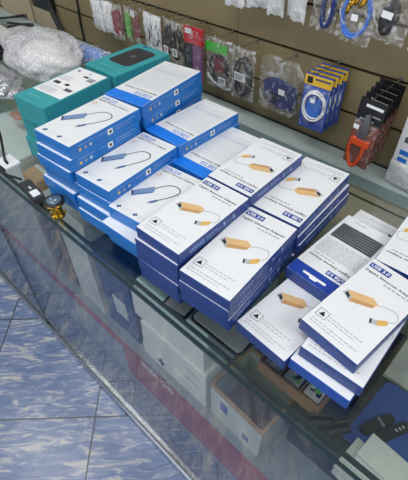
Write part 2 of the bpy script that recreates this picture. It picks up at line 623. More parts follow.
def print_mesh(kind, face, W, L):
    k = ('p', kind, face, W, L)
    if k in CACHE:
        return CACHE[k]
    t = KIND[kind]['t']
    G = {}
    s = MB()

    def on(nm):
        nonlocal s
        s = G.setdefault(nm, MB())

    Z = t + 0.0003
    Z2, Z3 = Z + 0.0002, Z + 0.0004
    rnd = random.Random(3)

    def U(u, v, z=Z):
        return ((u - 0.5) * W, (v - 0.5) * L, z)

    def pol(pts, m, z=Z):
        s.poly([U(a, b, z) for a, b in pts], m)

    def rect(u0, u1, v0, v1, m, z=Z):
        pol([(u0, v0), (u1, v0), (u1, v1), (u0, v1)], m, z)

    def frame(u0, u1, v0, v1, e, m):
        ev = e * W / L
        rect(u0, u1, v0, v0 + ev, m)
        rect(u0, u1, v1 - ev, v1, m)
        rect(u0, u0 + e, v0 + ev, v1 - ev, m)
        rect(u1 - e, u1, v0 + ev, v1 - ev, m)

    def words(u0, u1, v, h, m, dash=0.08):
        u = u0
        while u < u1 - 0.01:
            q = min(u1, u + dash * rnd.uniform(0.5, 1.3))
            rect(u, q, v, v + h, m)
            u = q + 0.018

    def disc(u, v, r, m, z=Z, n=14, r0=None):
        k_ = W / L
        if r0 is None:
            pol([(u + r * math.cos(2 * PI * i / n), v + k_ * r * math.sin(2 * PI * i / n)) for i in range(n)], m, z)
        else:
            vv = []
            for i in range(n):
                c_, s_ = math.cos(2 * PI * i / n), math.sin(2 * PI * i / n)
                vv += [U(u + r * c_, v + k_ * r * s_, z), U(u + r0 * c_, v + k_ * r0 * s_, z)]
            s.add(vv, [(2 * i, 2 * ((i + 1) % n), 2 * ((i + 1) % n) + 1, 2 * i + 1) for i in range(n)], m)

    def text(body, u0, u1, v0, v1, m, z):
        put_text(s, body, lambda a, b: U(u0 + a * (u1 - u0), v0 + b * (v1 - v0), z), m)

    if kind in ('navy', 'royal') and face == 'front':
        on('title_print')
        rect(0.05, 0.42, 0.885, 0.945, 'ink_navy')
        text('USB 3.0', 0.075, 0.395, 0.896, 0.934, 'ink_white', Z2)
        text('Gigabit Ethernet Adapter', 0.05, 0.94, 0.818, 0.852, 'ink_black', Z)
        words(0.44, 0.9, 0.785, 0.012, 'ink_grey', 0.07)
        on('adapter_picture')
        # the printed adapter: wooden body, grey socket end, cable, plug
        pol([(0.13, 0.525), (0.26, 0.478), (0.60, 0.548), (0.61, 0.575), (0.49, 0.605)], 'wood_light')
        pol([(0.26, 0.478), (0.275, 0.43), (0.585, 0.51), (0.60, 0.548)], 'wood_dark')
        pol([(0.095, 0.475), (0.275, 0.43), (0.26, 0.478), (0.13, 0.525)], 'metal_grey')
        pol([(0.135, 0.478), (0.235, 0.452), (0.225, 0.482), (0.15, 0.508)], 'ink_black', Z2)
        ribbon(s, [U(*q)[:2] for q in smooth_path([(0.60, 0.565), (0.74, 0.60), (0.88, 0.61), (0.955, 0.565), (0.95, 0.52), (0.885, 0.485)])], 0.0014, Z, 'metal_grey')
        pol([(0.76, 0.445), (0.80, 0.395), (0.90, 0.445), (0.90, 0.48), (0.86, 0.495)], 'plug_gold')
        pol([(0.665, 0.415), (0.70, 0.375), (0.80, 0.395), (0.76, 0.445)], 'metal_grey')
        pol([(0.665, 0.415), (0.70, 0.375), (0.725, 0.38), (0.69, 0.425)], 'ink_black', Z2)
        on('text_print')
        frame(0.07, 0.25, 0.125, 0.215, 0.012, 'ink_grey')
        pol([(0.11, 0.15), (0.21, 0.15), (0.185, 0.175), (0.16, 0.195), (0.135, 0.175)], 'ink_black', Z2)
        for a, b, v in ((0.27, 0.86, 0.18), (0.27, 0.74, 0.15), (0.08, 0.86, 0.085), (0.08, 0.68, 0.055)):
            words(a, b, v, 0.006, 'ink_grey', 0.06)
    elif kind in ('navy', 'royal'):
        on('hanger_strip')
        rect(0.012, 0.988, 0.845, 0.995, 'ink_navystrip')
        pol([(0.28, 0.915), (0.72, 0.915), (0.74, 0.928), (0.72, 0.942), (0.585, 0.942), (0.56, 0.962), (0.44, 0.962), (0.415, 0.942), (0.28, 0.942), (0.26, 0.928)], 'ink_white', Z2)
        on('title_print')
        rect(0.08, 0.43, 0.765, 0.82, 'ink_navy')
        text('USB 3.0', 0.10, 0.41, 0.775, 0.81, 'ink_white', Z2)
        text('Gigabit Ethernet Adapter', 0.08, 0.93, 0.685, 0.722, 'ink_black', Z)
        words(0.45, 0.9, 0.655, 0.010, 'ink_grey', 0.07)
        on('text_print')
        v = 0.62
        while v > 0.40:
            words(0.07, 0.93, v, 0.005, 'ink_grey', 0.10)
            v -= 0.017
        on('table_print')
        rect(0.07, 0.93, 0.14, 0.375, 'ink_table')
        v = 0.36
        while v > 0.15:
            rect(0.09, 0.91, v - 0.006, v - 0.001, 'ink_black', Z2)
            rect(0.09, 0.55 + 0.3 * rnd.random(), v - 0.017, v - 0.013, 'ink_grey', Z2)
            v -= 0.034
        text('BACK', 0.55, 0.80, 0.045, 0.065, 'ink_grey', Z)
    elif kind == 'blue' and face == 'front':
        on('title_print')
        rect(0.06, 0.46, 0.915, 0.965, 'ink_blue')
        rect(0.075, 0.445, 0.921, 0.959, 'ink_white', Z2)
        text('USB 3.0', 0.09, 0.43, 0.925, 0.955, 'ink_blue', Z3)
        text('Gigabit Ethernet Adapter', 0.04, 0.90, 0.865, 0.898, 'ink_black', Z)
        words(0.5, 0.85, 0.928, 0.006, 'ink_light', 0.05)
        on('logo_print')
        disc(0.11, 0.79, 0.055, 'ink_orange', r0=0.04)
        words(0.06, 0.2, 0.735, 0.005, 'ink_light', 0.05)
        on('adapter_picture')
        # blue aluminium hub, black lead and small plug
        pol([(0.03, 0.36), (0.115, 0.305), (0.40, 0.495), (0.39, 0.535), (0.31, 0.572)], 'device_blue')
        pol([(0.115, 0.305), (0.13, 0.286), (0.415, 0.477), (0.40, 0.495)], 'device_bluedark')
        pol([(0.03, 0.36), (0.115, 0.305), (0.135, 0.320), (0.052, 0.375)], 'ink_black', Z2)
        ribbon(s, [U(*q)[:2] for q in smooth_path([(0.365, 0.55), (0.43, 0.62), (0.55, 0.70), (0.72, 0.715), (0.83, 0.66), (0.80, 0.57), (0.70, 0.46), (0.62, 0.395)])], 0.0022, Z, 'ink_black')
        pol([(0.53, 0.335), (0.58, 0.31), (0.66, 0.39), (0.61, 0.41)], 'device_bluedark')
        pol([(0.50, 0.305), (0.54, 0.29), (0.58, 0.31), (0.53, 0.335)], 'metal_grey')
        on('icon_print')
        for u, v in ((0.11, 0.065), (0.52, 0.065)):
            pol([(u, v), (u + 0.06, v - 0.018), (u + 0.12, v + 0.02), (u + 0.06, v + 0.035)], 'device_bluedark')
            words(u + 0.15, u + 0.36, v + 0.022, 0.006, 'ink_light', 0.06)
            words(u + 0.15, u + 0.30, v - 0.01, 0.006, 'ink_light', 0.06)
    elif kind == 'blue':
        on('hanger_strip')
        rect(0.012, 0.988, 0.845, 0.995, 'ink_strip')
        on('title_print')
        rect(0.10, 0.52, 0.775, 0.825, 'ink_blue')
        rect(0.115, 0.505, 0.781, 0.819, 'ink_white', Z2)
        text('USB 3.0', 0.13, 0.49, 0.785, 0.815, 'ink_blue', Z3)
        text('Gigabit Ethernet Adapter', 0.06, 0.92, 0.715, 0.748, 'ink_black', Z)
        on('text_print')
        v = 0.66
        while v > 0.12:
            words(0.07, 0.93, v, 0.005, 'ink_light', 0.12)
            v -= 0.024
        rect(0.07, 0.93, 0.24, 0.246, 'ink_paleblue', Z2)
        words(0.5, 0.8, 0.05, 0.014, 'ink_light', 0.07)
    elif kind == 'teal' and face == 'front':       # white printed panel with small device pictures
        on('label_panel')
        rect(0.05, 0.97, 0.25, 0.975, 'ink_white')
        for u, v, a, b, m in ((0.14, 0.50, 0.2, 0.06, 'charcoal'), (0.48, 0.52, 0.13, 0.045, 'charcoal'), (0.52, 0.80, 0.15, 0.04, 'charcoal'), (0.66, 0.42, 0.22, 0.06, 'ink_table'), (0.72, 0.74, 0.2, 0.09, 'ink_grey')):
            rect(u, u + a, v, v + b, m, Z2)
        disc(0.2, 0.9, 0.04, 'ink_black', Z2)
        disc(0.55, 0.91, 0.03, 'ink_grey', Z2)
        for v in (0.29, 0.32, 0.35, 0.38, 0.44, 0.62, 0.65, 0.70):
            words(0.1, 0.6 if v < 0.5 else 0.45, v, 0.008, 'ink_light', 0.08)
        on('text_print')
        words(0.2, 0.55, 0.13, 0.02, 'teal_pale', 0.12)
        words(0.25, 0.7, 0.06, 0.012, 'teal_dark', 0.10)
    elif kind == 'teal':
        u0, u1, v0, v1, r = 0.17, 0.83, 0.30, 0.87, 0.13
        kk = W / L
        out = []
        for cx, cy, a0 in ((u1 - r, v1 - r * kk, 0), (u0 + r, v1 - r * kk, 90), (u0 + r, v0 + r * kk, 180), (u1 - r, v0 + r * kk, 270)):
            for i in range(7):
                a = math.radians(a0 + 15 * i)
                out.append((cx + r * math.cos(a), cy + r * kk * math.sin(a)))
        on('device_picture')
        pol(out, 'charcoal')
        disc(0.5, 0.6, 0.055, 'ink_grey', Z2, r0=0.045)
        rect(0.44, 0.56, 0.595, 0.603, 'ink_grey', Z2)
        on('logo_print')
        rect(0.24, 0.36, 0.93, 0.97, 'ink_navy', Z2)
        on('text_print')
        words(0.2, 0.6, 0.16, 0.02, 'teal_pale', 0.12)
        words(0.2, 0.7, 0.09, 0.012, 'teal_dark', 0.1)
    CACHE[k] = {nm: g.mesh(nm) for nm, g in G.items()}
    return CACHE[k]


def side_mesh(kind, W, L, which):
    k = ('s', kind, W, L, which)
    if k in CACHE:
        return CACHE[k]
    t = KIND[kind]['t']
    s = MB()

    def side(sg):
        X = sg * (W / 2 + 0.0003)

        def rect(v0, v1, h0, h1, m, e=0):
            s.poly([(X + sg * e, sg * (v - 0.5) * L, h * t) for v, h in ((v0, h0), (v1, h0), (v1, h1), (v0, h1))], m)

        def disc(v, h, r, m):
            s.poly([(X, sg * ((v - 0.5) * L + r * math.cos(i * PI / 6)), h * t + r * math.sin(i * PI / 6)) for i in range(12)], m)
        if kind == 'blue':
            for v, m in ((0.12, 'ink_yellow'), (0.19, 'ink_grey'), (0.26, 'ink_light')):
                disc(v, 0.42, 0.0036, m)
            rect(0.1, 0.34, 0.72, 0.76, 'ink_paleblue')
            rect(0.50, 0.575, 0.3, 0.75, 'ink_white')
            rect(0.36, 0.48, 0.64, 0.68, 'ink_paleblue')
            rect(0.525, 0.555, 0.42, 0.62, 'ink_black', 0.0002)
            rect(0.62, 0.92, 0.64, 0.69, 'ink_paleblue')
            rect(0.62, 0.86, 0.42, 0.47, 'ink_paleblue')
        else:
            rect(0.14, 0.32, 0.38, 0.68, 'ink_paleblue')
            for i in range(5):
                rect(0.15 + 0.034 * i, 0.172 + 0.034 * i, 0.43, 0.63, 'ink_navy', 0.0002)
            rect(0.36, 0.52, 0.6, 0.66, 'ink_paleblue')
            rect(0.36, 0.47, 0.4, 0.45, 'ink_paleblue')
            rect(0.5, 0.58, 0.4, 0.44, 'ink_paleblue')
            rect(0.65, 0.72, 0.5, 0.54, 'ink_paleblue')
            rect(0.60, 0.63, 0.35, 0.7, 'ink_paleblue')
            rect(0.74, 0.77, 0.35, 0.7, 'ink_paleblue')
    side(which)
    CACHE[k] = s.mesh('side_print')
    return CACHE[k]


ORD = ['topmost', 'second from the top', 'third from the top', 'fourth from the top', 'fifth from the top', 'lowest']


def pile(kind, face, cx, cy, n, W, L, rot, where, jit=None, z0=0.0, flip=False, royal=None):
    """a pile of n boxes; jit = per box (counted from the top): dx, dy, extra turn"""
    t = KIND[kind]['t']
    names = {'navy': 'white-topped navy', 'blue': 'white-topped blue', 'teal': 'teal', 'royal': 'bright royal blue'}
    for i in range(n):                      # i = 0 is the top box
        k = 'royal' if royal is not None and i in royal else kind
        dx, dy, dr = (jit or {}).get(i, (0, 0, 0))
        z = z0 + (n - 1 - i) * t
        pos = '' if n == 1 else (ORD[i] if i < n - 1 or n == 1 else 'lowest') + ' of '
        lab = f'{names[k]} box, {pos}{where}'
        b = thing('product_box' if kind == 'teal' else 'adapter_box', lab, 'box', (cx + dx, cy + dy, z), math.radians(rot + dr) + (PI if flip else 0),
                  {'navy': 'navy adapter boxes', 'blue': 'blue adapter boxes', 'teal': 'teal product boxes'}[kind])
        link('carton', carton_mesh(k, W, L), b)
        fc = face if (i == 0 or kind == 'teal') else 'front'
        if i == 0 or royal is not None and i == 1:
            for nm, me in print_mesh(k, fc, W, L).items():
                link(nm, me, b)
        if kind != 'teal':
            link('side_print', side_mesh(k, W, L, -1 if flip else 1), b)


def center(nx, ny, L, rot):      # near-edge midpoint -> centre
    a = math.radians(rot)
    return nx - L / 2 * math.sin(a), ny + L / 2 * math.cos(a)


def from_near(kind, face, nx, ny, n, W, L, rot, where, **kw):
    c = center(nx, ny, L, rot)
    pile(kind, face, c[0], c[1], n, W, L, rot, where, **kw)


from_near('teal', 'front', -0.889, 0.358, 3, 0.110, 0.197, 6, 'pile topped with white device panel',
          jit={1: (-0.010, 0.004, -1), 2: (-0.018, 0.000, 1)})
from_near('teal', 'back', -0.908, 0.568, 3, 0.122, 0.187, 1, 'pile topped with dark device picture')
from_near('blue', 'front', -0.7165, 0.309, 6, 0.112, 0.192, 5, 'pile in front against the teal boxes',
          jit={1: (0.001, -0.006, 0), 2: (-0.003, -0.010, -1.5), 3: (0.0, -0.004, 0), 4: (-0.006, -0.012, -2), 5: (-0.004, -0.008, 0)})
from_near('blue', 'back', -0.738, 0.506, 6, 0.116, 0.222, 8, 'rear pile beside dark device picture', flip=True,
          jit={1: (0.0, 0.002, 0), 2: (-0.004, 0.006, 1), 3: (-0.003, 0, 0)})
from_near('blue', 'front', -0.609, 0.3145, 4, 0.101, 0.197, 5, 'middle front pile, right behind golden stand',
          jit={1: (0.001, -0.002, 0), 2: (0.000, -0.010, -1), 3: (0.001, -0.014, -1)})
from_near('blue', 'back', -0.628, 0.517, 4, 0.111, 0.200, 0, 'middle rear pile with blue strip',
          flip=True, jit={1: (0.001, 0.004, 0), 2: (-0.002, 0.0, 1)})
from_near('blue', 'front', -0.506, 0.3155, 3, 0.105, 0.172, 6, 'low front pile touching the navy boxes',
          jit={1: (0.003, -0.024, -3), 2: (0.003, -0.014, -2)})
from_near('blue', 'back', -0.523, 0.498, 3, 0.105, 0.200, 2, 'low rear pile touching the navy boxes', flip=True)

from_near('navy', 'front', -0.3855, 0.286, 5, 0.101, 0.184, 2, 'front pile next to blue boxes',
          jit={1: (-0.004, -0.004, 1), 2: (-0.004, -0.0045, 1), 3: (-0.002, -0.006, 0), 4: (-0.001, -0.005, 0)})
from_near('navy', 'front', -0.394, 0.4735, 5, 0.103, 0.178, 2, 'rear pile next to blue boxes', flip=True)
from_near('navy', 'front', -0.2795, 0.285, 4, 0.101, 0.200, 4.5, 'front pile beside single box',
          jit={1: (-0.001, -0.002, 0), 2: (0.0, -0.0015, 0.3), 3: (-0.006, 0.012, -1)})
from_near('navy', 'front', -0.2955, 0.489, 4, 0.101, 0.202, 4, 'rear pile, farthest toward the wall', flip=True,
          jit={1: (0.004, 0.002, -1), 2: (0.006, 0.008, -1)})
from_near('navy', 'front', -0.180, 0.307, 1, 0.101, 0.190, -3.5, 'single box lying half under back-side-up box')
pile('navy', 'front', -0.175, 0.607, 1, 0.098, 0.185, -3, 'single box supporting back-side-up box', flip=True)
from_near('navy', 'back', -0.180, 0.440, 1, 0.099, 0.198, -3, 'back side up showing specification table', flip=True, z0=0.025)
from_near('navy', 'front', -0.0925, 0.347, 3, 0.101, 0.190, -6.3, 'tilted front pile over royal blue box',
          jit={1: (0.007, -0.0165, 8.3), 2: (0.003, -0.031, 7.5)}, royal={2})
from_near('navy', 'front', -0.0685, 0.5425, 3, 0.101, 0.190, 3, 'rear pile behind the tilted pile', flip=True)


# ------------------------------------------------------------------ hanging goods on the wall
def bag_mesh(w_, h_, bulge, m, seed, nx=8, nz=11, rag=0.004):
    r = random.Random(seed)
    s = MB()
    for sg in (-1, 1):
        v, f = [], []
        for j in range(nz + 1):
            for i in range(nx + 1):
                a, b = i / nx, j / nz
                e = (4 * a * (1 - a)) ** 0.6 * min(1, (4 * b * (1 - b)) ** 0.6)
                edge = i in (0, nx) or j in (0, nz)
                v.append(((a - 0.5) * w_ + r.uniform(-rag, rag) * (0.4 if edge else 1), sg * (bulge * e + (0 if edge else r.uniform(0, 0.0025))) + sg * 0.0002, -b * h_ + (r.uniform(-rag, rag) if j == nz else 0)))
        for j in range(nz):
            for i in range(nx):
                q = (j * (nx + 1) + i, j * (nx + 1) + i + 1, (j + 1) * (nx + 1) + i + 1, (j + 1) * (nx + 1) + i)
                f.append(q if sg > 0 else q[::-1])
        s.add(v, f, m, True)
    return s


def coil(s, cx, cz, rx, rz, turns, r, m, y=0.0, seed=0, tie=True):
    q = random.Random(seed)
    pts = []
    for i in range(turns * 20):
        a = 2 * PI * i / 20
        k = 1 + 0.08 * math.sin(i / 20 * 2.3 + seed)
        pts.append((cx + rx * k * math.cos(a) + q.uniform(-1, 1) * 0.0006, y + 0.004 * math.sin(i * 0.37), cz + rz * k * math.sin(a)))
    s.tube(pts, r, m, 6)


def hook(x, z, y, desc):
    s = MB()
    s.tube([(0, 0.9115 - y + 0.0, 0), (0, 0.0, 0), (0, -0.006, 0.002), (0, -0.010, 0.008)], 0.0013, 'chrome', 6)
    s.box(-0.0035, 0.0035, 0.9095 - y, 0.9115 - y, -0.004, 0.004, 'steel')
    o = s.build('display_hook')
    o.location = (x, y, z + CT)
    tag(o, f'thin chrome wall hook carrying {desc}', 'hook', 'wall display hooks')


def pack(desc, x, y, zt, w_, h_, build, tilt=0.0, name='hanging_pack', cat='pack', film='film', bulge=0.008, seed=1, rz=0.0, group='packs hanging on the wall'):
    t = thing(name, desc, cat, (x, y, zt), rz, group, tilt=tilt)
    if build:
        build(t)
    if film:
        bag_mesh(w_, h_, bulge, film, seed).build('plastic_bag', t)
    return t


def cable_content(m, w_, h_, label=True, turns=4, r=0.0024, conn=None, lab_z=0.62, cz=0.55):
    def f(t):
        s = MB()
        coil(s, 0, -h_ * cz, w_ * 0.30, h_ * 0.33, turns, r, m, seed=w_ * 100)
        c = s.build('cable_coil', t)
        if conn:
            s = MB()
            for a, b in ((-0.012, -0.30), (0.008, -0.26), (0.016, -0.34)):
                s.box(a - 0.004, a + 0.004, -0.0095, -0.002, h_ * b - 0.012, h_ * b + 0.010, conn, mtx=Matrix.Rotation(0.4, 4, 'Y') if False else None)
            s.build('connector', c)
        if label:
            s = MB()
            s.box(-w_ * 0.24, w_ * 0.24, -0.0135, -0.0125, -h_ * lab_z - 0.011, -h_ * lab_z + 0.011, 'white_plastic')
            for k in range(3):
                s.box(-w_ * 0.2, w_ * (0.18 - 0.05 * k), -0.0138, -0.0134, -h_ * lab_z + 0.004 - k * 0.005, -h_ * lab_z + 0.006 - k * 0.005, 'ink_table')
            s.build('paper_label', t)
    return f


def slab_content(m, w_, h_, a=0.75, top=0.2, m2=None):
    def f(t):
        s = MB()
        r = 0.3 * w_ * a
        o = []
        for cx, cz, a0 in ((w_ * a / 2 - r, -h_ * top - r, 0), (-w_ * a / 2 + r, -h_ * top - r, 90), (-w_ * a / 2 + r, -h_ * 0.92 + r, 180), (w_ * a / 2 - r, -h_ * 0.92 + r, 270)):
            for i in range(5):
                g = math.radians(a0 + 22.5 * i)
                o.append((cx + r * math.cos(g), cz + r * math.sin(g)))
        mt = Matrix.Rotation(PI / 2, 4, 'X')
        s.prism([(p_, q_) for p_, q_ in o], -0.004, 0.004, m, mtx=mt)
        s.build('case', t)
        if m2:
            s = MB()
            s.box(-w_ * 0.42, w_ * 0.42, -0.010, -0.0092, -h_ * 0.22, -h_ * 0.02, m2)
            s.build('header_card', t)
    return f


HOOK1, HOOK0 = 0.215, 0.417
# row on the lower groove, from the far end of the wall
row = [
    ('small milky bag of pale parts at the far end of the lower wall row', -1.325, 0.07, 0.095, 'film_white', slab_content('grey_board', 0.05, 0.09), 0.197),
    ('milky bag of pale parts beside the dark red case', -1.275, 0.06, 0.10, 'film_white', slab_content('pale_board', 0.05, 0.09), 0.199),
    ('clear bag holding a dark red phone case', -1.216, 0.058, 0.108, 'film', slab_content('deep_red', 0.05, 0.10, 0.8), 0.202),
    ('narrow clear bag holding a green case', -1.165, 0.042, 0.105, 'film', slab_content('green', 0.035, 0.10, 0.8), 0.203),
    ('narrow clear bag holding a red case', -1.117, 0.040, 0.100, 'film', slab_content('deep_red', 0.035, 0.09, 0.8, m2='white_plastic'), 0.204),
    ('milky bag with grey cable next to the red case', -1.068, 0.050, 0.105, 'film_white', cable_content('charcoal', 0.05, 0.10, False, 6, 0.004), 0.206),
    ('milky bag with grey cable, second from the red case', -1.022, 0.048, 0.108, 'film_white', cable_content('charcoal', 0.05, 0.10, False, 6, 0.004), 0.206),
    ('clear bag with black charging cable and white sticker', -0.975, 0.058, 0.110, 'film', cable_content('black_soft', 0.055, 0.105, True, 7, 0.0045, lab_z=0.8), 0.206),
    ('narrow clear bag with black cable behind the sticker bag', -0.928, 0.046, 0.120, 'film', cable_content('black_soft', 0.045, 0.115, True, 7, 0.0045, lab_z=0.72), 0.207),
]
for i, (d, x, w_, h_, fm, bd, zt) in enumerate(row):
    yy = 0.862 + 0.006 * (i % 2)
    pack(d, x, yy, zt, w_, h_, bd, film=fm, seed=i + 3, rz=random.uniform(-0.3, 0.3), tilt=random.uniform(-0.05, 0.05))
    hook(x, zt + 0.004, 0.85, d.replace('holding', 'with').split(' beside')[0].split(' at the')[0])


def red_top(t):
    s = MB()
    s.box(-0.036, 0.036, -0.004, 0.004, -0.045, -0.002, 'red')
    s.build('header_card', t)
    s = MB()
    s.box(-0.030, -0.004, -0.0052, -0.0042, -0.020, -0.006, 'white_plastic')
    s.build('printed_patch', t)
    s = MB()
    for x0, x1, z0, m in ((-0.034, -0.002, -0.125, 'charcoal'), (0.0, 0.034, -0.150, 'purple')):
        s.box(x0, x1, -0.006, 0.004, z0, -0.050, m)
    s.build('phone_strap', t)


pack('clear bag with red header over purple and black straps', -0.866, 0.865, 0.207, 0.074, 0.155, red_top, film='film_clam', bulge=0.010, seed=21)
hook(-0.862, 0.211, 0.85, 'the bag with red header')


def green_top(t):
    s = MB()
    s.box(-0.046, 0.030, -0.0060, -0.0045, -0.036, -0.012, 'bright_green')
    s.build('header_card', t)
    s = MB()
    coil(s, -0.004, -0.080, 0.030, 0.036, 5, 0.003, 'black_soft', y=0.0, seed=3)
    c = s.build('cable_coil', t)
    s = MB()
    s.box(-0.016, 0.018, -0.006, 0.002, -0.085, -0.048, 'deep_red')
    s.build('inner_card', t)
    s = MB()
    s.box(0.008, 0.034, -0.0150, -0.0142, -0.116, -0.094, 'white_plastic')
    s.box(0.012, 0.028, -0.0153, -0.0150, -0.108, -0.105, 'ink_table')
    s.box(0.012, 0.030, -0.0153, -0.0150, -0.102, -0.099, 'ink_table')
    s.build('paper_label', t)
    s = MB()
    s.tube(smooth_path([(-0.042, -0.004, -0.10), (-0.02, -0.005, -0.118), (0.02, -0.005, -0.128), (0.044, -0.004, -0.125)], 5), 0.0035, 'white_plastic', 6)
    s.build('white_cord', t)


pack('square clear pouch with bright green header and red black cables', -0.762, 0.860, 0.200, 0.102, 0.135, green_top, film='film', bulge=0.011, seed=23)
hook(-0.762, 0.206, 0.85, 'the pouch with bright green header')
pack('clear pouch with thick black cable coil and wide white sticker', -0.676, 0.856, 0.198, 0.078, 0.138,
     cable_content('black_soft', 0.078, 0.135, True, 9, 0.0058, lab_z=0.52), film='film', bulge=0.012, seed=24)
hook(-0.676, 0.204, 0.845, 'the pouch with thick black coil')


def clam(t):
    s = MB()
    o = smooth_path([(-0.048, -0.060), (-0.020, -0.052), (0.030, -0.060), (0.046, -0.070), (0.047, -0.110), (0.030, -0.122), (-0.020, -0.116), (-0.048, -0.100)], 4)
    s.prism([(q.x, q.y) for q in o], -0.006, 0.006, 'navy_fabric', mtx=Matrix.Rotation(PI / 2, 4, 'X'))
    c = s.build('ribbon_cable', t)
    s = MB()
    for k in range(4):
        s.box(-0.040 + k * 0.010, -0.033 + k * 0.010, -0.0076, -0.0062, -0.108, -0.086, 'black')
    s.build('plug', c)
    s = MB()
    s.box(0.004, 0.022, -0.0172, -0.0164, -0.080, -0.066, 'white_plastic')
    s.build('paper_label', t)
    o = [(-0.056, -0.004), (0.030, -0.004), (0.058, -0.035), (0.058, -0.118), (0.046, -0.130), (-0.046, -0.130), (-0.056, -0.118)]
    s = MB()
    s.prism(o, -0.013, 0.016, 'film_clam', mtx=Matrix.Rotation(PI / 2, 4, 'X'))
    s.build('clamshell', t)


pack('wide clear clamshell with navy blue ribbon cable', -0.556, 0.862, 0.200, 0.1, 0.1, clam, film=None)
hook(-0.556, 0.197, 0.85, 'the clear clamshell')


def blue_card(k):
    def f(t):
        s = MB()
        s.box(-0.034, 0.034, -0.0008, 0.0008, -0.132, 0.0, 'royal')
        c = s.build('backing_card', t)
        s = MB()
        s.box(-0.034, 0.034, -0.0013, -0.0009, -0.026, -0.003, 'yellow')
        s.box(-0.028, -0.014, -0.0016, -0.0013, -0.022, -0.007, 'black')
        s.box(-0.008, 0.030, -0.0016, -0.0013, -0.013, -0.008, 'ink_table')
        s.build('header_print', c)
        s = MB()
        s.box(-0.018, 0.014, -0.0016, -0.0009, -0.105, -0.05, 'cable_bright')
        s.build('device_print', c)
        s = MB()
        coil(s, 0, -0.072, 0.026, 0.034, 3, 0.0024, 'white_plastic', y=-0.0035, seed=k)
        s.build('white_cable', t)
        s = MB()
        s.box(-0.008, 0.004, -0.0105, -0.0100, -0.062, -0.052, 'ink_white')
        s.build('price_sticker', t)
        v = bag_mesh(0.062, 0.10, 0.006, 'film_clam', 40 + k, rag=0.002)
        b = v.build('blister', t)
        b.location = (0, -0.0015, -0.028)
    return f


for k in range(4):
    pack(f'blue and yellow carded white cable, {["front", "second", "third", "rearmost"][k]} one on its hook', -0.441 + 0.002 * k, 0.835 + 0.0175 * k, 0.203 + 0.002 * k, 0, 0, blue_card(k), film=None, name='carded_cable', cat='cable pack', group='blue carded cables', rz=0.05)
hook(-0.438, 0.212, 0.825, 'the blue and yellow carded cables')


def pliers(k):
    def f(t):
        s = MB()
        s.box(-0.029, 0.029, -0.0008, 0.0008, -0.155, 0.0, 'black')
        c = s.build('backing_card', t)
        s = MB()
        s.box(-0.029, 0.029, -0.0014, -0.0009, -0.155, -0.052, 'orange_wood')
        s.box(-0.029, 0.029, -0.0014, -0.0009, -0.052, 0.0, 'black')
        s.box(-0.014, 0.024, -0.0017, -0.0014, -0.017, -0.011, 'ink_white')
        s.box(-0.02, 0.012, -0.0017, -0.0014, -0.046, -0.043, 'ink_grey')
        s.box(0.006, 0.024, -0.0017, -0.0014, -0.034, -0.031, 'ink_grey')
        s.build('header_print', c)
        # cutter: steel jaws, black body, two orange handles meeting in a loop
        q = MB()
        q.prism([(-0.004, -0.030), (0.003, -0.026), (0.009, -0.05), (0.009, -0.082), (-0.010, -0.082), (-0.009, -0.05)], -0.002 + 0.004, 0.010, 'steel', mtx=Matrix.Rotation(PI / 2, 4, 'X'))
        d = q.build('pliers', t)
        q = MB()
        q.tube(smooth_path([(-0.012, -0.006, -0.088), (-0.020, -0.006, -0.100), (-0.021, -0.006, -0.125), (-0.012, -0.006, -0.150), (-0.004, -0.006, -0.158)], 5), 0.0040, 'orange', 7)
        q.build('handle', d)
        q = MB()
        q.tube(smooth_path([(0.010, -0.006, -0.088), (0.010, -0.006, -0.100), (0.010, -0.006, -0.125), (0.003, -0.006, -0.150), (-0.004, -0.006, -0.158)], 5), 0.0040, 'orange', 7)
        q.build('handle', d)
        q = MB()
        q.box(-0.022, 0.020, -0.0105, -0.002, -0.102, -0.088, 'orange')
        q.build('handle_bridge', d)
        q = MB()
        q.box(-0.022, -0.010, -0.0145, -0.0138, -0.064, -0.054, 'ink_white')
        q.build('price_sticker', t)
        v = bag_mesh(0.056, 0.112, 0.006, 'film_clam', 60 + k, rag=0.002)
        b = v.build('blister', t)
        b.location = (0, -0.0015, -0.048)
    return f


for k in range(5):
    pack(f'orange pliers on black headed card, {["front", "second", "middle", "fourth", "rearmost"][k]} one on its hook', -0.290 - 0.0015 * k, 0.797 + 0.0215 * k, 0.208 + 0.002 * k, 0, 0, pliers(k), film=None, name='carded_pliers', cat='tool pack', group='orange carded pliers', rz=-0.05, tilt=0.04)
hook(-0.291, 0.214, 0.787, 'the orange pliers cards')

# upper row: milky bags hanging just into view
top = [
    ('milky bag at the far end of the upper wall row', -0.712, 0.058, 0.11, 'film_white', slab_content('pale_board', 0.04, 0.10), 0.400),
    ('wide milky bag, second in the upper wall row', -0.655, 0.074, 0.106, 'film_white', slab_content('grey_board', 0.07, 0.10), 0.400),
    ('narrow milky bag beside the wide one in the upper row', -0.597, 0.040, 0.112, 'film_white', slab_content('pale_board', 0.04, 0.10), 0.403),
    ('pale milky bag with small silver part', -0.560, 0.042, 0.115, 'film_white', slab_content('steel', 0.03, 0.10, 0.5), 0.407),
    ('pale milky bag beside the navy cable bag', -0.527, 0.040, 0.115, 'film_white', slab_content('pale_board', 0.03, 0.10), 0.408),
]
for i, (d, x, w_, h_, fm, bd, zt) in enumerate(top):
    pack(d, x, (0.852, 0.872, 0.858, 0.874, 0.852)[i], zt, w_, h_, bd, film=fm, bulge=0.008, seed=i + 80, rz=random.uniform(-0.35, 0.35), tilt=random.uniform(-0.06, 0.06))
    hook(x, zt + 0.006, 0.85, d.split(' at the')[0].split(' in the')[0])


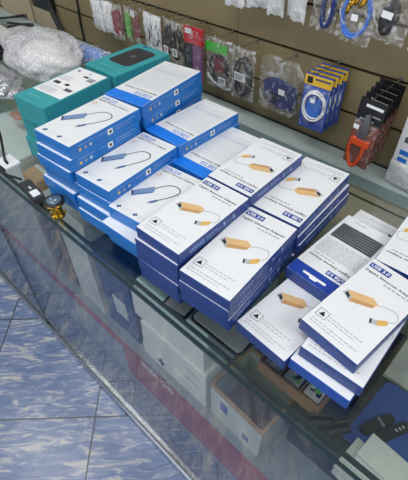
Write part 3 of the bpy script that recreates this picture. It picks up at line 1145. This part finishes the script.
def navy_cable(t):
    s = MB()
    coil(s, 0.008, -0.080, 0.012, 0.036, 6, 0.0040, 'cable_navy', seed=2)
    c = s.build('cable_coil', t)
    s = MB()
    s.box(-0.020, -0.008, -0.008, 0.003, -0.062, -0.040, 'royal')
    s.build('plug', c)
    s = MB()
    s.box(-0.006, 0.010, -0.0135, -0.0128, -0.050, -0.038, 'ink_white')
    s.build('paper_label', t)


def av_cable(t):
    s = MB()
    coil(s, -0.002, -0.068, 0.027, 0.040, 4, 0.0030, 'cable_bright', seed=6)
    c = s.build('cable_coil', t)
    for a, b, g in ((-0.010, -0.046, 0.5), (0.0, -0.038, 0.4), (0.012, -0.042, 0.6), (-0.016, -0.056, 0.2)):
        s = MB()
        mt = Matrix.Translation((a, -0.008, b)) @ Matrix.Rotation(g, 4, 'Y')
        s.lathe([(0.004, -0.012), (0.0045, -0.004), (0.0045, 0.004), (0.003, 0.006), (0.003, 0.012)], 'gold', 10, mt)
        s.build('gold_plug', c)
    s = MB()
    s.box(-0.004, 0.010, -0.0145, -0.0138, -0.076, -0.064, 'ink_white')
    s.build('paper_label', t)


def black_cable(t):
    s = MB()
    coil(s, -0.004, -0.070, 0.012, 0.026, 6, 0.0050, 'black_soft', seed=9)
    coil(s, -0.004, -0.070, 0.005, 0.018, 3, 0.0050, 'black_soft', seed=4)
    s.build('cable_coil', t)
    s = MB()
    s.box(-0.016, 0.006, -0.0135, -0.0128, -0.068, -0.056, 'ink_white')
    s.build('paper_label', t)


pack('milky bag with dark navy cable coil', -0.470, 0.862, 0.410, 0.058, 0.125, navy_cable, film='film', seed=90, tilt=0.04)
pack('flat clear bag with bright blue audio cable and gold plugs', -0.398, 0.860, 0.398, 0.078, 0.120, av_cable, film='film', seed=91, tilt=0.02)
pack('milky bag with short black cable coil and white tag', -0.322, 0.862, 0.405, 0.080, 0.112, black_cable, film='film', seed=92, tilt=0.12)
pack('milky bag with black cable, nearest to the right edge', -0.252, 0.864, 0.400, 0.062, 0.110, cable_content('black_soft', 0.05, 0.10, False, 5, 0.0036, cz=0.72), film='film_white', seed=93)
for x, d in ((-0.470, 'the navy cable bag'), (-0.398, 'the bright blue audio cable'), (-0.322, 'the short black cable bag'), (-0.252, 'the last black cable bag')):
    hook(x, 0.411, 0.85, d)

# white blister packs standing at the right on the rail
wp = thing('blister_pack', 'white blister pack with blue badges standing on the counter rail', 'pack', (-0.178, 0.868, 0.002), -0.12)
s = MB()
s.box(-0.062, 0.062, -0.006, 0.006, 0.0, 0.175, 'white_card')
cd = s.build('backing_card', wp)
s = MB()
for a, b, c_, d_, m in ((-0.05, -0.02, 0.135, 0.15, 'ink_navy'), (-0.052, -0.022, 0.075, 0.086, 'ink_blue'), (-0.052, -0.03, 0.058, 0.068, 'ink_blue'), (-0.01, 0.04, 0.12, 0.124, 'ink_grey'), (-0.01, 0.03, 0.10, 0.104, 'ink_grey'), (-0.015, 0.05, 0.03, 0.07, 'ink_light'), (-0.05, -0.035, 0.105, 0.118, 'ink_table')):
    s.box(a, b, -0.0066, -0.0061, c_, d_, m)
s.build('badge_print', cd)
s = bag_mesh(0.12, 0.06, 0.008, 'film_white', 5)
fo = s.build('plastic_wrap', wp)
fo.location = (0, -0.014, 0.062)
wp2 = thing('blister_pack', 'second white blister pack behind the one with blue badges', 'pack', (-0.150, 0.892, 0.002), -0.08)
s = MB()
s.box(-0.062, 0.062, -0.005, 0.005, 0.0, 0.185, 'white_card')
s.build('backing_card', wp2)

# ------------------------------------------------------------------ far end of the counter
def lump(seed, amp, fine):
    r = random.Random(seed)
    W_ = [(Vector((r.uniform(-1, 1), r.uniform(-1, 1), r.uniform(-1, 1))) * r.uniform(2, 5), r.uniform(0, 6.28), amp * r.uniform(0.4, 1)) for _ in range(7)]
    W_ += [(Vector((r.uniform(-1, 1), r.uniform(-1, 1), r.uniform(-1, 1))) * r.uniform(9, 16), r.uniform(0, 6.28), fine * r.uniform(0.4, 1)) for _ in range(9)]

    def f(d):
        return 1 + sum(a * math.sin(k.dot(d) + p_) for k, p_, a in W_)
    return f


bw = thing('bubble_wrap_bundle', 'crumpled bundle of clear bubble wrap behind the teal boxes', 'bubble wrap', (-1.385, 0.665, 0.0))
s = MB()
s.blob((0, 0, 0.064), (0.175, 0.108, 0.066), 'bubble', 72, 40, lump(4, 0.06, 0.026))
s.build('wrap', bw)
s = MB()
s.blob((0.02, 0.0, 0.05), (0.13, 0.075, 0.045), 'white_carton', 30, 18, lump(8, 0.04, 0.01))
s.build('wrapped_content', bw)
bb = thing('wrapped_parcel', 'blue parcel in clear wrap behind the bubble wrap', 'parcel', (-1.30, 0.800, 0.0), 0.03)
s = MB()
s.blob((0, 0, 0.03), (0.12, 0.030, 0.028), 'wrap_blue', 36, 20, lump(5, 0.05, 0.03))
s.build('content', bb)
s = MB()
s.blob((0, 0, 0.033), (0.132, 0.036, 0.032), 'film', 40, 22, lump(6, 0.05, 0.03))
s.build('clear_wrap', bb)
sb = MB()
sb.blob((0, 0, 0.034), (0.145, 0.066, 0.034), 'antistatic', 54, 30, lump(11, 0.05, 0.04))
o = sb.build('antistatic_bag')
o.location = (-1.375, 0.472, CT)
tag(o, 'crumpled silver antistatic bag in front of the bubble wrap', 'bag')
s = MB()
s.blob((0, 0, 0.007), (0.030, 0.016, 0.007), 'skin_brown', 24, 14, lump(12, 0.05, 0.02))
o = s.build('leather_pouch')
o.location = (-1.165, 0.425, CT)
tag(o, 'small brown pouch lying beside the silver bag', 'pouch')
s = MB()
s.blob((0, 0, 0.040), (0.055, 0.075, 0.040), 'film_white', 36, 20, lump(13, 0.05, 0.02))
s.blob((0, 0, 0.038), (0.045, 0.06, 0.033), 'pale_board', 24, 14, lump(14, 0.04, 0.01))
o = s.build('plastic_bag')
o.location = (-1.72, 0.635, CT)
tag(o, 'rounded milky plastic bag at the far edge beside black cables', 'bag')
for i, (x, y, rx, rz_, d) in enumerate(((-1.76, 0.765, 0.055, 0.035, 'black cable coil near the counter rail, farthest one'), (-1.60, 0.745, 0.050, 0.04, 'black cable coil between milky bag and bubble wrap'), (-1.625, 0.615, 0.042, 0.03, 'flattened black cable coil behind the silver bag'))):
    s = MB()
    r = random.Random(i)
    pts = []
    for k in range(120):
        a = k * 2 * PI / 20
        q = 1 + 0.12 * math.sin(k * 0.23 + i)
        pts.append((rx * q * math.cos(a), rx * 0.75 * q * math.sin(a), 0.005 + 0.026 * abs(math.sin(k * 0.11)) * q))
    s.tube(pts, 0.0048, 'black_soft', 7)
    o = s.build('cable_coil')
    o.location = (x, y, CT)
    o.rotation_euler[2] = i * 0.7
    tag(o, d, 'cable', 'black cable coils')
for i, (x, y, a, d) in enumerate(((-1.97, 0.845, 0.9, 'black rod antenna leaning over the pale rail, farther one'), (-1.86, 0.825, 0.35, 'black rod antenna lying below the pale rail'))):
    t = thing('rod_antenna', d, 'antenna', (x, y, 0.006), a, 'black rod antennas')
    s = MB()
    s.tube([(-0.07, 0, 0.008), (-0.01, 0, 0.010), (0.05, 0, 0.013)], [0.004, 0.005, 0.0065], 'black', 10)
    s.build('rod', t)
    s = MB()
    s.tube([(0.05, 0, 0.013), (0.066, 0, 0.014), (0.07, 0, 0.012)], [0.0075, 0.0075, 0.005], 'charcoal', 10)
    s.build('joint', t)
# boxes against the wall at the far end
for (x, y, z, w_, d_, h_, m, nm, d) in ((-2.01, 0.9025, 0.0045, 0.28, 0.016, 0.10, 'beige_board', 'carton', 'beige carton leaning at the far end of the counter rail'), (-1.77, 0.9025, 0.0045, 0.16, 0.016, 0.07, 'beige_board', 'carton', 'low tan carton under the black slotted box')):
    t = thing(nm, d, 'carton', (x, y, z))
    s = MB()
    s.box(-w_ / 2, w_ / 2, -d_ / 2, d_ / 2, 0, h_, m)
    s.build('body', t)
    s = MB()
    s.box(-w_ / 2 - 0.001, w_ / 2 + 0.001, -0.006, 0.006, h_, h_ + 0.0006, 'kraft_dark')
    s.build('tape', t)
t = thing('slotted_box', 'black slotted box on the low tan carton', 'box', (-1.76, 0.9025, 0.0752))
s = MB()
s.box(-0.075, 0.075, -0.008, 0.008, 0, 0.05, 'black')
s.build('body', t)
s = MB()
for k in range(9):
    s.box(-0.066 + k * 0.0155, -0.059 + k * 0.0155, -0.0092, -0.0081, 0.008, 0.042, 'charcoal')
s.build('grille', t)
s = MB()
s.tube(smooth_path([(-1.70, 0.893, 0.16), (-1.69, 0.893, 0.09), (-1.66, 0.888, 0.05), (-1.60, 0.875, 0.02)], 6), 0.011, 'black_soft', 9)
o = s.build('strap')
o.location = (0, 0, CT)
tag(o, 'thick black strap hanging on the brown wall by the far carton', 'strap')
s = MB()
s.tube(smooth_path([(-1.55, 0.9075, 0.26), (-1.515, 0.9075, 0.15), (-1.52, 0.9075, 0.08), (-1.519, 0.9075, 0.008)], 8), 0.0038, 'black', 8)
o = s.build('wall_cable')
o.location = (0, 0, CT)
tag(o, 'thin black cable running down the brown wall', 'cable')

# ------------------------------------------------------------------ small things on the counter's front edge
g = thing('ring_stand', 'round black dial on a golden stand at the counter edge', 'stand', (-0.702, 0.268, 0.0))
s = MB()
s.lathe([(0.0145, 0.0), (0.015, 0.004), (0.013, 0.007), (0.0115, 0.014), (0.012, 0.022), (0.014, 0.030), (0.0205, 0.034), (0.0225, 0.037), (0.0225, 0.040)], 'gold', 28)
st = s.build('pedestal', g)
for k in range(5):
    s = MB()
    a = k * 2 * PI / 5
    s.blob((0.014 * math.cos(a), 0.014 * math.sin(a), 0.0065), (0.0042, 0.0042, 0.0042), 'gold', 10, 8)
    s.build('foot_bead', st)
s = MB()
s.lathe([(0.0225, 0.0402), (0.0225, 0.0425), (0.021, 0.0435), (0.016, 0.0437)], 'black', 28)
dl = s.build('dial_bezel', g)
s = MB()
s.lathe([(0.0158, 0.0438), (0.0156, 0.0443)], 'screen_grey', 28)
s.box(-0.009, -0.003, -0.004, -0.002, 0.0443, 0.0446, 'ink_light')
s.box(0.002, 0.006, -0.001, 0.004, 0.0443, 0.0446, 'ink_light')
s.build('dial_face', dl)

u = thing('usb_dongle', 'black dongle with white sticker beside the golden stand', 'usb device', (-0.815, 0.270, 0.0), -0.10)
s = MB()
o = []
for cx, cy, a0 in ((0.036, 0.008, 0), (-0.036, 0.008, 90), (-0.036, -0.008, 180), (0.036, -0.008, 270)):
    for i in range(5):
        a = math.radians(a0 + 22.5 * i)
        o.append((cx + 0.006 * math.cos(a), cy + 0.006 * math.sin(a)))
s.prism(o, 0.0, 0.011, 'charcoal')
b = s.build('body', u)
s = MB()
s.box(0.006, 0.031, -0.009, 0.009, 0.0111, 0.0115, 'ink_white')
s.build('paper_label', u)
s = MB()
s.box(-0.014, -0.002, -0.0025, 0.0025, 0.0111, 0.0114, 'ink_light')
s.build('logo_print', b)
s = MB()
s.box(0.042, 0.058, -0.0085, 0.0085, 0.001, 0.010, 'black')
s.build('end_cap', u)

c = thing('adapter_card', 'white card with black bent antenna at the far counter edge', 'card', (-0.967, 0.292, 0.0), 0.0)
s = MB()
s.box(-0.034, 0.022, -0.021, 0.020, 0.0, 0.004, 'ink_white')
s.build('card', c)
s = MB()
s.tube(smooth_path([(-0.030, 0.016, 0.075), (-0.028, 0.012, 0.05), (-0.022, 0.004, 0.024), (-0.008, -0.004, 0.009), (0.006, -0.006, 0.007)], 5), 0.0035, 'black', 8)
s.build('antenna', c)
s = MB()
s.box(-0.034, 0.024, -0.0255, -0.0215, 0.0, 0.006, 'black')
s.build('edge_strip', c)
s = MB()
s.tube(smooth_path([(-0.945, 0.262, 0.003), (-0.925, 0.262, 0.003), (-0.90, 0.270, 0.003), (-0.876, 0.276, 0.005)], 5), 0.003, 'black', 7)
o = s.build('short_cord')
o.location = (0, 0, CT)
tag(o, 'short black cord between white card and black dongle', 'cord')


# ------------------------------------------------------------------ goods inside the counter
SH, DK = -0.1395, -0.55


def carton(label, x0, x1, y0, y1, z0, z1, m, rz=0.0, mark=None, name='carton', tape=None, group=None):
    t = thing(name, label, 'carton', ((x0 + x1) / 2, (y0 + y1) / 2, z0), rz, group)
    a, b, h = (x1 - x0) / 2, (y1 - y0) / 2, z1 - z0
    s = MB()
    e = 0.003
    s.add([(-a, -b, 0), (a, -b, 0), (a, b, 0), (-a, b, 0), (-a, -b, h - e), (a, -b, h - e), (a, b, h - e), (-a, b, h - e), (-a + e, -b + e, h), (a - e, -b + e, h), (a - e, b - e, h), (-a + e, b - e, h)],
          [(3, 2, 1, 0), (0, 1, 5, 4), (1, 2, 6, 5), (2, 3, 7, 6), (3, 0, 4, 7), (4, 5, 9, 8), (5, 6, 10, 9), (6, 7, 11, 10), (7, 4, 8, 11), (8, 9, 10, 11)], m)
    s.build('body', t)
    if tape:
        s = MB()
        s.box(-a + e, a - e, -b * 0.12, b * 0.12, h, h + 0.0006, tape)
        s.build('tape', t)
    if mark:
        s = MB()
        for (q0, q1, h0, h1, mm) in mark:
            s.box(-a + q0 * 2 * a, -a + q1 * 2 * a, -b - 0.0006, -b - 0.0001, h0 * h, h1 * h, mm)
        s.build('front_print', t)
    return t


# upper glass shelf
carton('large pale grey carton on the upper glass shelf beside teal boxes', -1.30, -1.02, 0.33, 0.55, SH, -0.035, 'pale_board', tape='white_plastic')
carton('tan flat carton under the glass between grey carton and blue boxes', -1.005, -0.93, 0.325, 0.41, SH, -0.06, 'kraft', tape='white_plastic')
carton('flat pale grey carton under the glass near golden stand', -0.92, -0.72, 0.32, 0.47, SH, -0.085, 'grey_board')
t = thing('memory_case', 'small beige case with dark frame under the navy boxes', 'case', (-0.412, 0.345, SH), 0.12)
s = MB()
s.box(-0.034, 0.034, -0.024, 0.024, 0, 0.006, 'black')
s.build('frame', t)
s = MB()
s.box(-0.028, 0.028, -0.018, 0.018, 0.0061, 0.0075, 'grey_board')
s.build('inlay', t)
t = thing('tablet_sleeve', 'grey rounded sleeve with dark border on the upper glass shelf', 'sleeve', (-0.305, 0.39, SH), 0.0)
for nm, k, z0, z1, m in (('border', 0.0, 0.0, 0.005, 'charcoal'), ('cover', 0.006, 0.0051, 0.0075, 'pale_board')):
    o = []
    for cx, cy, a0 in ((0.070 - 0.014, 0.055 - 0.014, 0), (-0.070 + 0.014, 0.055 - 0.014, 90), (-0.070 + 0.014, -0.055 + 0.014, 180), (0.070 - 0.014, -0.055 + 0.014, 270)):
        for i in range(6):
            a = math.radians(a0 + 18 * i)
            o.append((cx + (0.014 - k) * math.cos(a), cy + (0.014 - k) * math.sin(a)))
    s = MB()
    s.prism(o, z0, z1, m)
    s.build(nm, t)
t = thing('parts_tray', 'brown tray of small green cards on the upper glass shelf', 'tray', (-0.130, 0.368, SH), -0.02)
s = MB()
s.box(-0.066, 0.066, -0.026, 0.026, 0.0, 0.004, 'kraft_dark')
for a, b, c_, d_ in ((-0.066, 0.066, -0.026, -0.022), (-0.066, 0.066, 0.022, 0.026), (-0.066, -0.062, -0.022, 0.022), (0.062, 0.066, -0.022, 0.022), (-0.022, -0.019, -0.022, 0.022), (0.022, 0.025, -0.022, 0.022)):
    s.box(a, b, c_, d_, 0.004, 0.034, 'kraft_dark')
s.build('tray_body', t)
for k, x in enumerate((-0.042, 0.0015, 0.044)):
    cdo = thing('memory_card', ['small card in the tray cell nearest the single navy box', 'small card in the middle tray cell', 'small card in the tray cell beside black clips'][k], 'card', (-0.130 + x, 0.368 - 0.02 * x, SH + 0.0042), -0.02, 'cards in the brown tray')
    s = MB()
    s.box(-0.016, 0.016, -0.017, 0.017, 0.0, 0.026, 'grey_board')
    s.build('card', cdo)
    s = MB()
    for i in range(6):
        a = random.uniform(-0.013, 0.006)
        b = random.uniform(-0.014, 0.006)
        s.box(a, a + 0.008, b, b + 0.008, 0.0261, 0.0266 + i * 0.0001, ['green', 'black', 'ink_light', 'royal', 'black', 'green'][i])
    s.build('print', cdo)
for k, (x, y, a) in enumerate(((-0.054, 0.338, 0.7), (-0.026, 0.346, 0.9))):
    t = thing('cable_clip', ['black clip beside the brown tray', 'black clip beside the blue mat'][k], 'clip', (x, y, SH), a, 'black clips on the glass shelf')
    s = MB()
    s.box(-0.022, 0.022, -0.009, 0.009, 0, 0.006, 'black')
    s.build('base', t)
    s = MB()
    s.box(-0.020, 0.020, -0.008, -0.004, 0.006, 0.020, 'charcoal')
    s.box(-0.020, 0.020, 0.004, 0.008, 0.006, 0.020, 'charcoal')
    s.build('jaw', t)
s = MB()
s.prism([(-0.066, -0.068), (0.10, -0.068), (0.105, 0.07), (0.095, 0.078), (-0.048, 0.078), (-0.056, 0.07)], 0.0, 0.006, 'mat_blue')
o = s.build('blue_mat')
o.location = (0.052, 0.412, CT + SH)
tag(o, 'flat blue mat carrying two black sticks', 'mat')
for k, (x, y, a, ln) in enumerate(((0.020, 0.398, 1.12, 0.060), (0.044, 0.402, 1.10, 0.062))):
    t = thing('usb_stick', ['black stick with grey band on the blue mat', 'black stick with small marks on the blue mat'][k], 'usb stick', (x, y, SH + 0.0062), a)
    s = MB()
    o = []
    for cx, cy, a0 in ((ln / 2 - 0.006, 0.0, -90), (-ln / 2 + 0.006, 0.0, 90)):
        for i in range(9):
            g_ = math.radians(a0 + 22.5 * i)
            o.append((cx + 0.0085 * math.cos(g_), cy + 0.0085 * math.sin(g_)))
    s.prism(o, 0, 0.010, 'black')
    s.build('body', t)
    s = MB()
    if k == 0:
        s.box(0.004, 0.009, -0.0088, 0.0088, 0.0005, 0.0106, 'steel')
        s.build('grey_band', t)
    else:
        for i in range(3):
            s.box(0.006 + i * 0.007, 0.009 + i * 0.007, -0.003, 0.002, 0.0101, 0.0105, 'ink_grey')
        s.build('key_marks', t)
for k, (x0, y0, d_) in enumerate(((0.004, 0.274, 0.066), (0.020, 0.306, 0.046))):
    t = thing('paper_box', ['lower grey white flat box in front of blue mat', 'upper grey white flat box in front of blue mat'][k], 'box', (x0 + 0.075, y0 + d_ / 2, SH + 0.0062 + 0.0242 * k), -0.10 + 0.02 * k, 'flat boxes by the blue mat')
    s = MB()
    s.box(-0.075, 0.075, -d_ / 2 + 0.002, d_ / 2 - 0.002, 0.0 if k else -0.006, 0.0208, 'pale_board')
    s.build('body', t)
    s = MB()
    s.box(-0.0765, 0.0765, -d_ / 2, d_ / 2, 0.0208, 0.0240, 'grey_board')
    s.build('lid', t)

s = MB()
s.box(-0.115, 0.30, -0.12, 0.12, 0.0, 0.008, 'reflection_grey')  # board added so the dark shelf area gets the grey of a reflection
o = s.build('reflection_board')
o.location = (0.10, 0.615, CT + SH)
tag(o, 'added grey board behind the blue mat, standing in for a reflection', 'board')

# lower deck
rr = random.Random(3)
for k in range(6):
    dx = rr.uniform(-0.024, 0.022)
    h = 0.064
    carton(f'white flat carton, {["lowest", "second lowest", "third lowest", "third highest", "second highest", "highest"][k]} of six behind the front glass', -0.585 + dx, -0.335 + dx * 0.4, 0.34 + rr.uniform(0, 0.008), 0.60, DK + k * h, DK + (k + 1) * h - 0.0004, 'white_carton',
           mark=[(0.25, 0.36, 0.35, 0.6, 'charcoal'), (0.30, 0.33, 0.2, 0.85, 'charcoal')] if k == 0 else ([(0.7, 0.86, 0.3, 0.36, 'kraft')] if k in (1, 2) else None), group='white flat cartons')
t = thing('open_carton', 'open pale carton with brown rim behind the front glass', 'carton', (-0.235, 0.42, DK), -0.05)
s = MB()
a, b, h, e = 0.085, 0.075, 0.15, 0.004
for q in ((-a, a, -b, -b + e), (-a, a, b - e, b), (-a, -a + e, -b + e, b - e), (a - e, a, -b + e, b - e)):
    s.box(q[0], q[1], q[2], q[3], 0.0, h, 'pale_board')
s.box(-a + e, a - e, -b + e, b - e, 0.0, 0.004, 'kraft_dark')
s.build('body', t)
s = MB()
for q in ((-a - 0.002, a + 0.002, -b - 0.002, -b + e + 0.002), (-a - 0.002, a + 0.002, b - e - 0.002, b + 0.002), (-a - 0.002, -a + e + 0.002, -b + e + 0.002, b - e - 0.002), (a - e - 0.002, a + 0.002, -b + e + 0.002, b - e - 0.002)):
    s.box(q[0], q[1], q[2], q[3], h, h + 0.008, 'kraft')
s.build('rim', t)
s = MB()
s.box(-0.05, -0.025, -b - 0.0006, -b - 0.0001, 0.07, 0.115, 'royal')
s.box(0.03, 0.05, -b - 0.0006, -b - 0.0001, 0.03, 0.06, 'royal')
s.build('front_print', t)
carton('tall black carton behind the front glass below the clips', -0.13, 0.12, 0.43, 0.66, DK, -0.20, 'black_soft')
carton('blue carton with pale label behind the front glass', -0.775, -0.625, 0.35, 0.52, DK, -0.20, 'mat_blue', mark=[(0.35, 0.75, 0.25, 0.5, 'pale_board')])
carton('tall pale carton behind the front glass below golden stand', -0.93, -0.80, 0.345, 0.50, DK, -0.19, 'pale_board', mark=[(0.75, 0.95, 0.1, 0.35, 'ink_light')])
carton('brown carton behind the front glass near the pane joint', -1.10, -0.96, 0.35, 0.50, DK, -0.18, 'kraft_dark', mark=[(0.2, 0.8, 0.2, 0.9, 'charcoal')])
carton('grey carton behind the front glass, farthest one in view', -1.45, -1.14, 0.36, 0.55, DK, -0.22, 'grey_board')
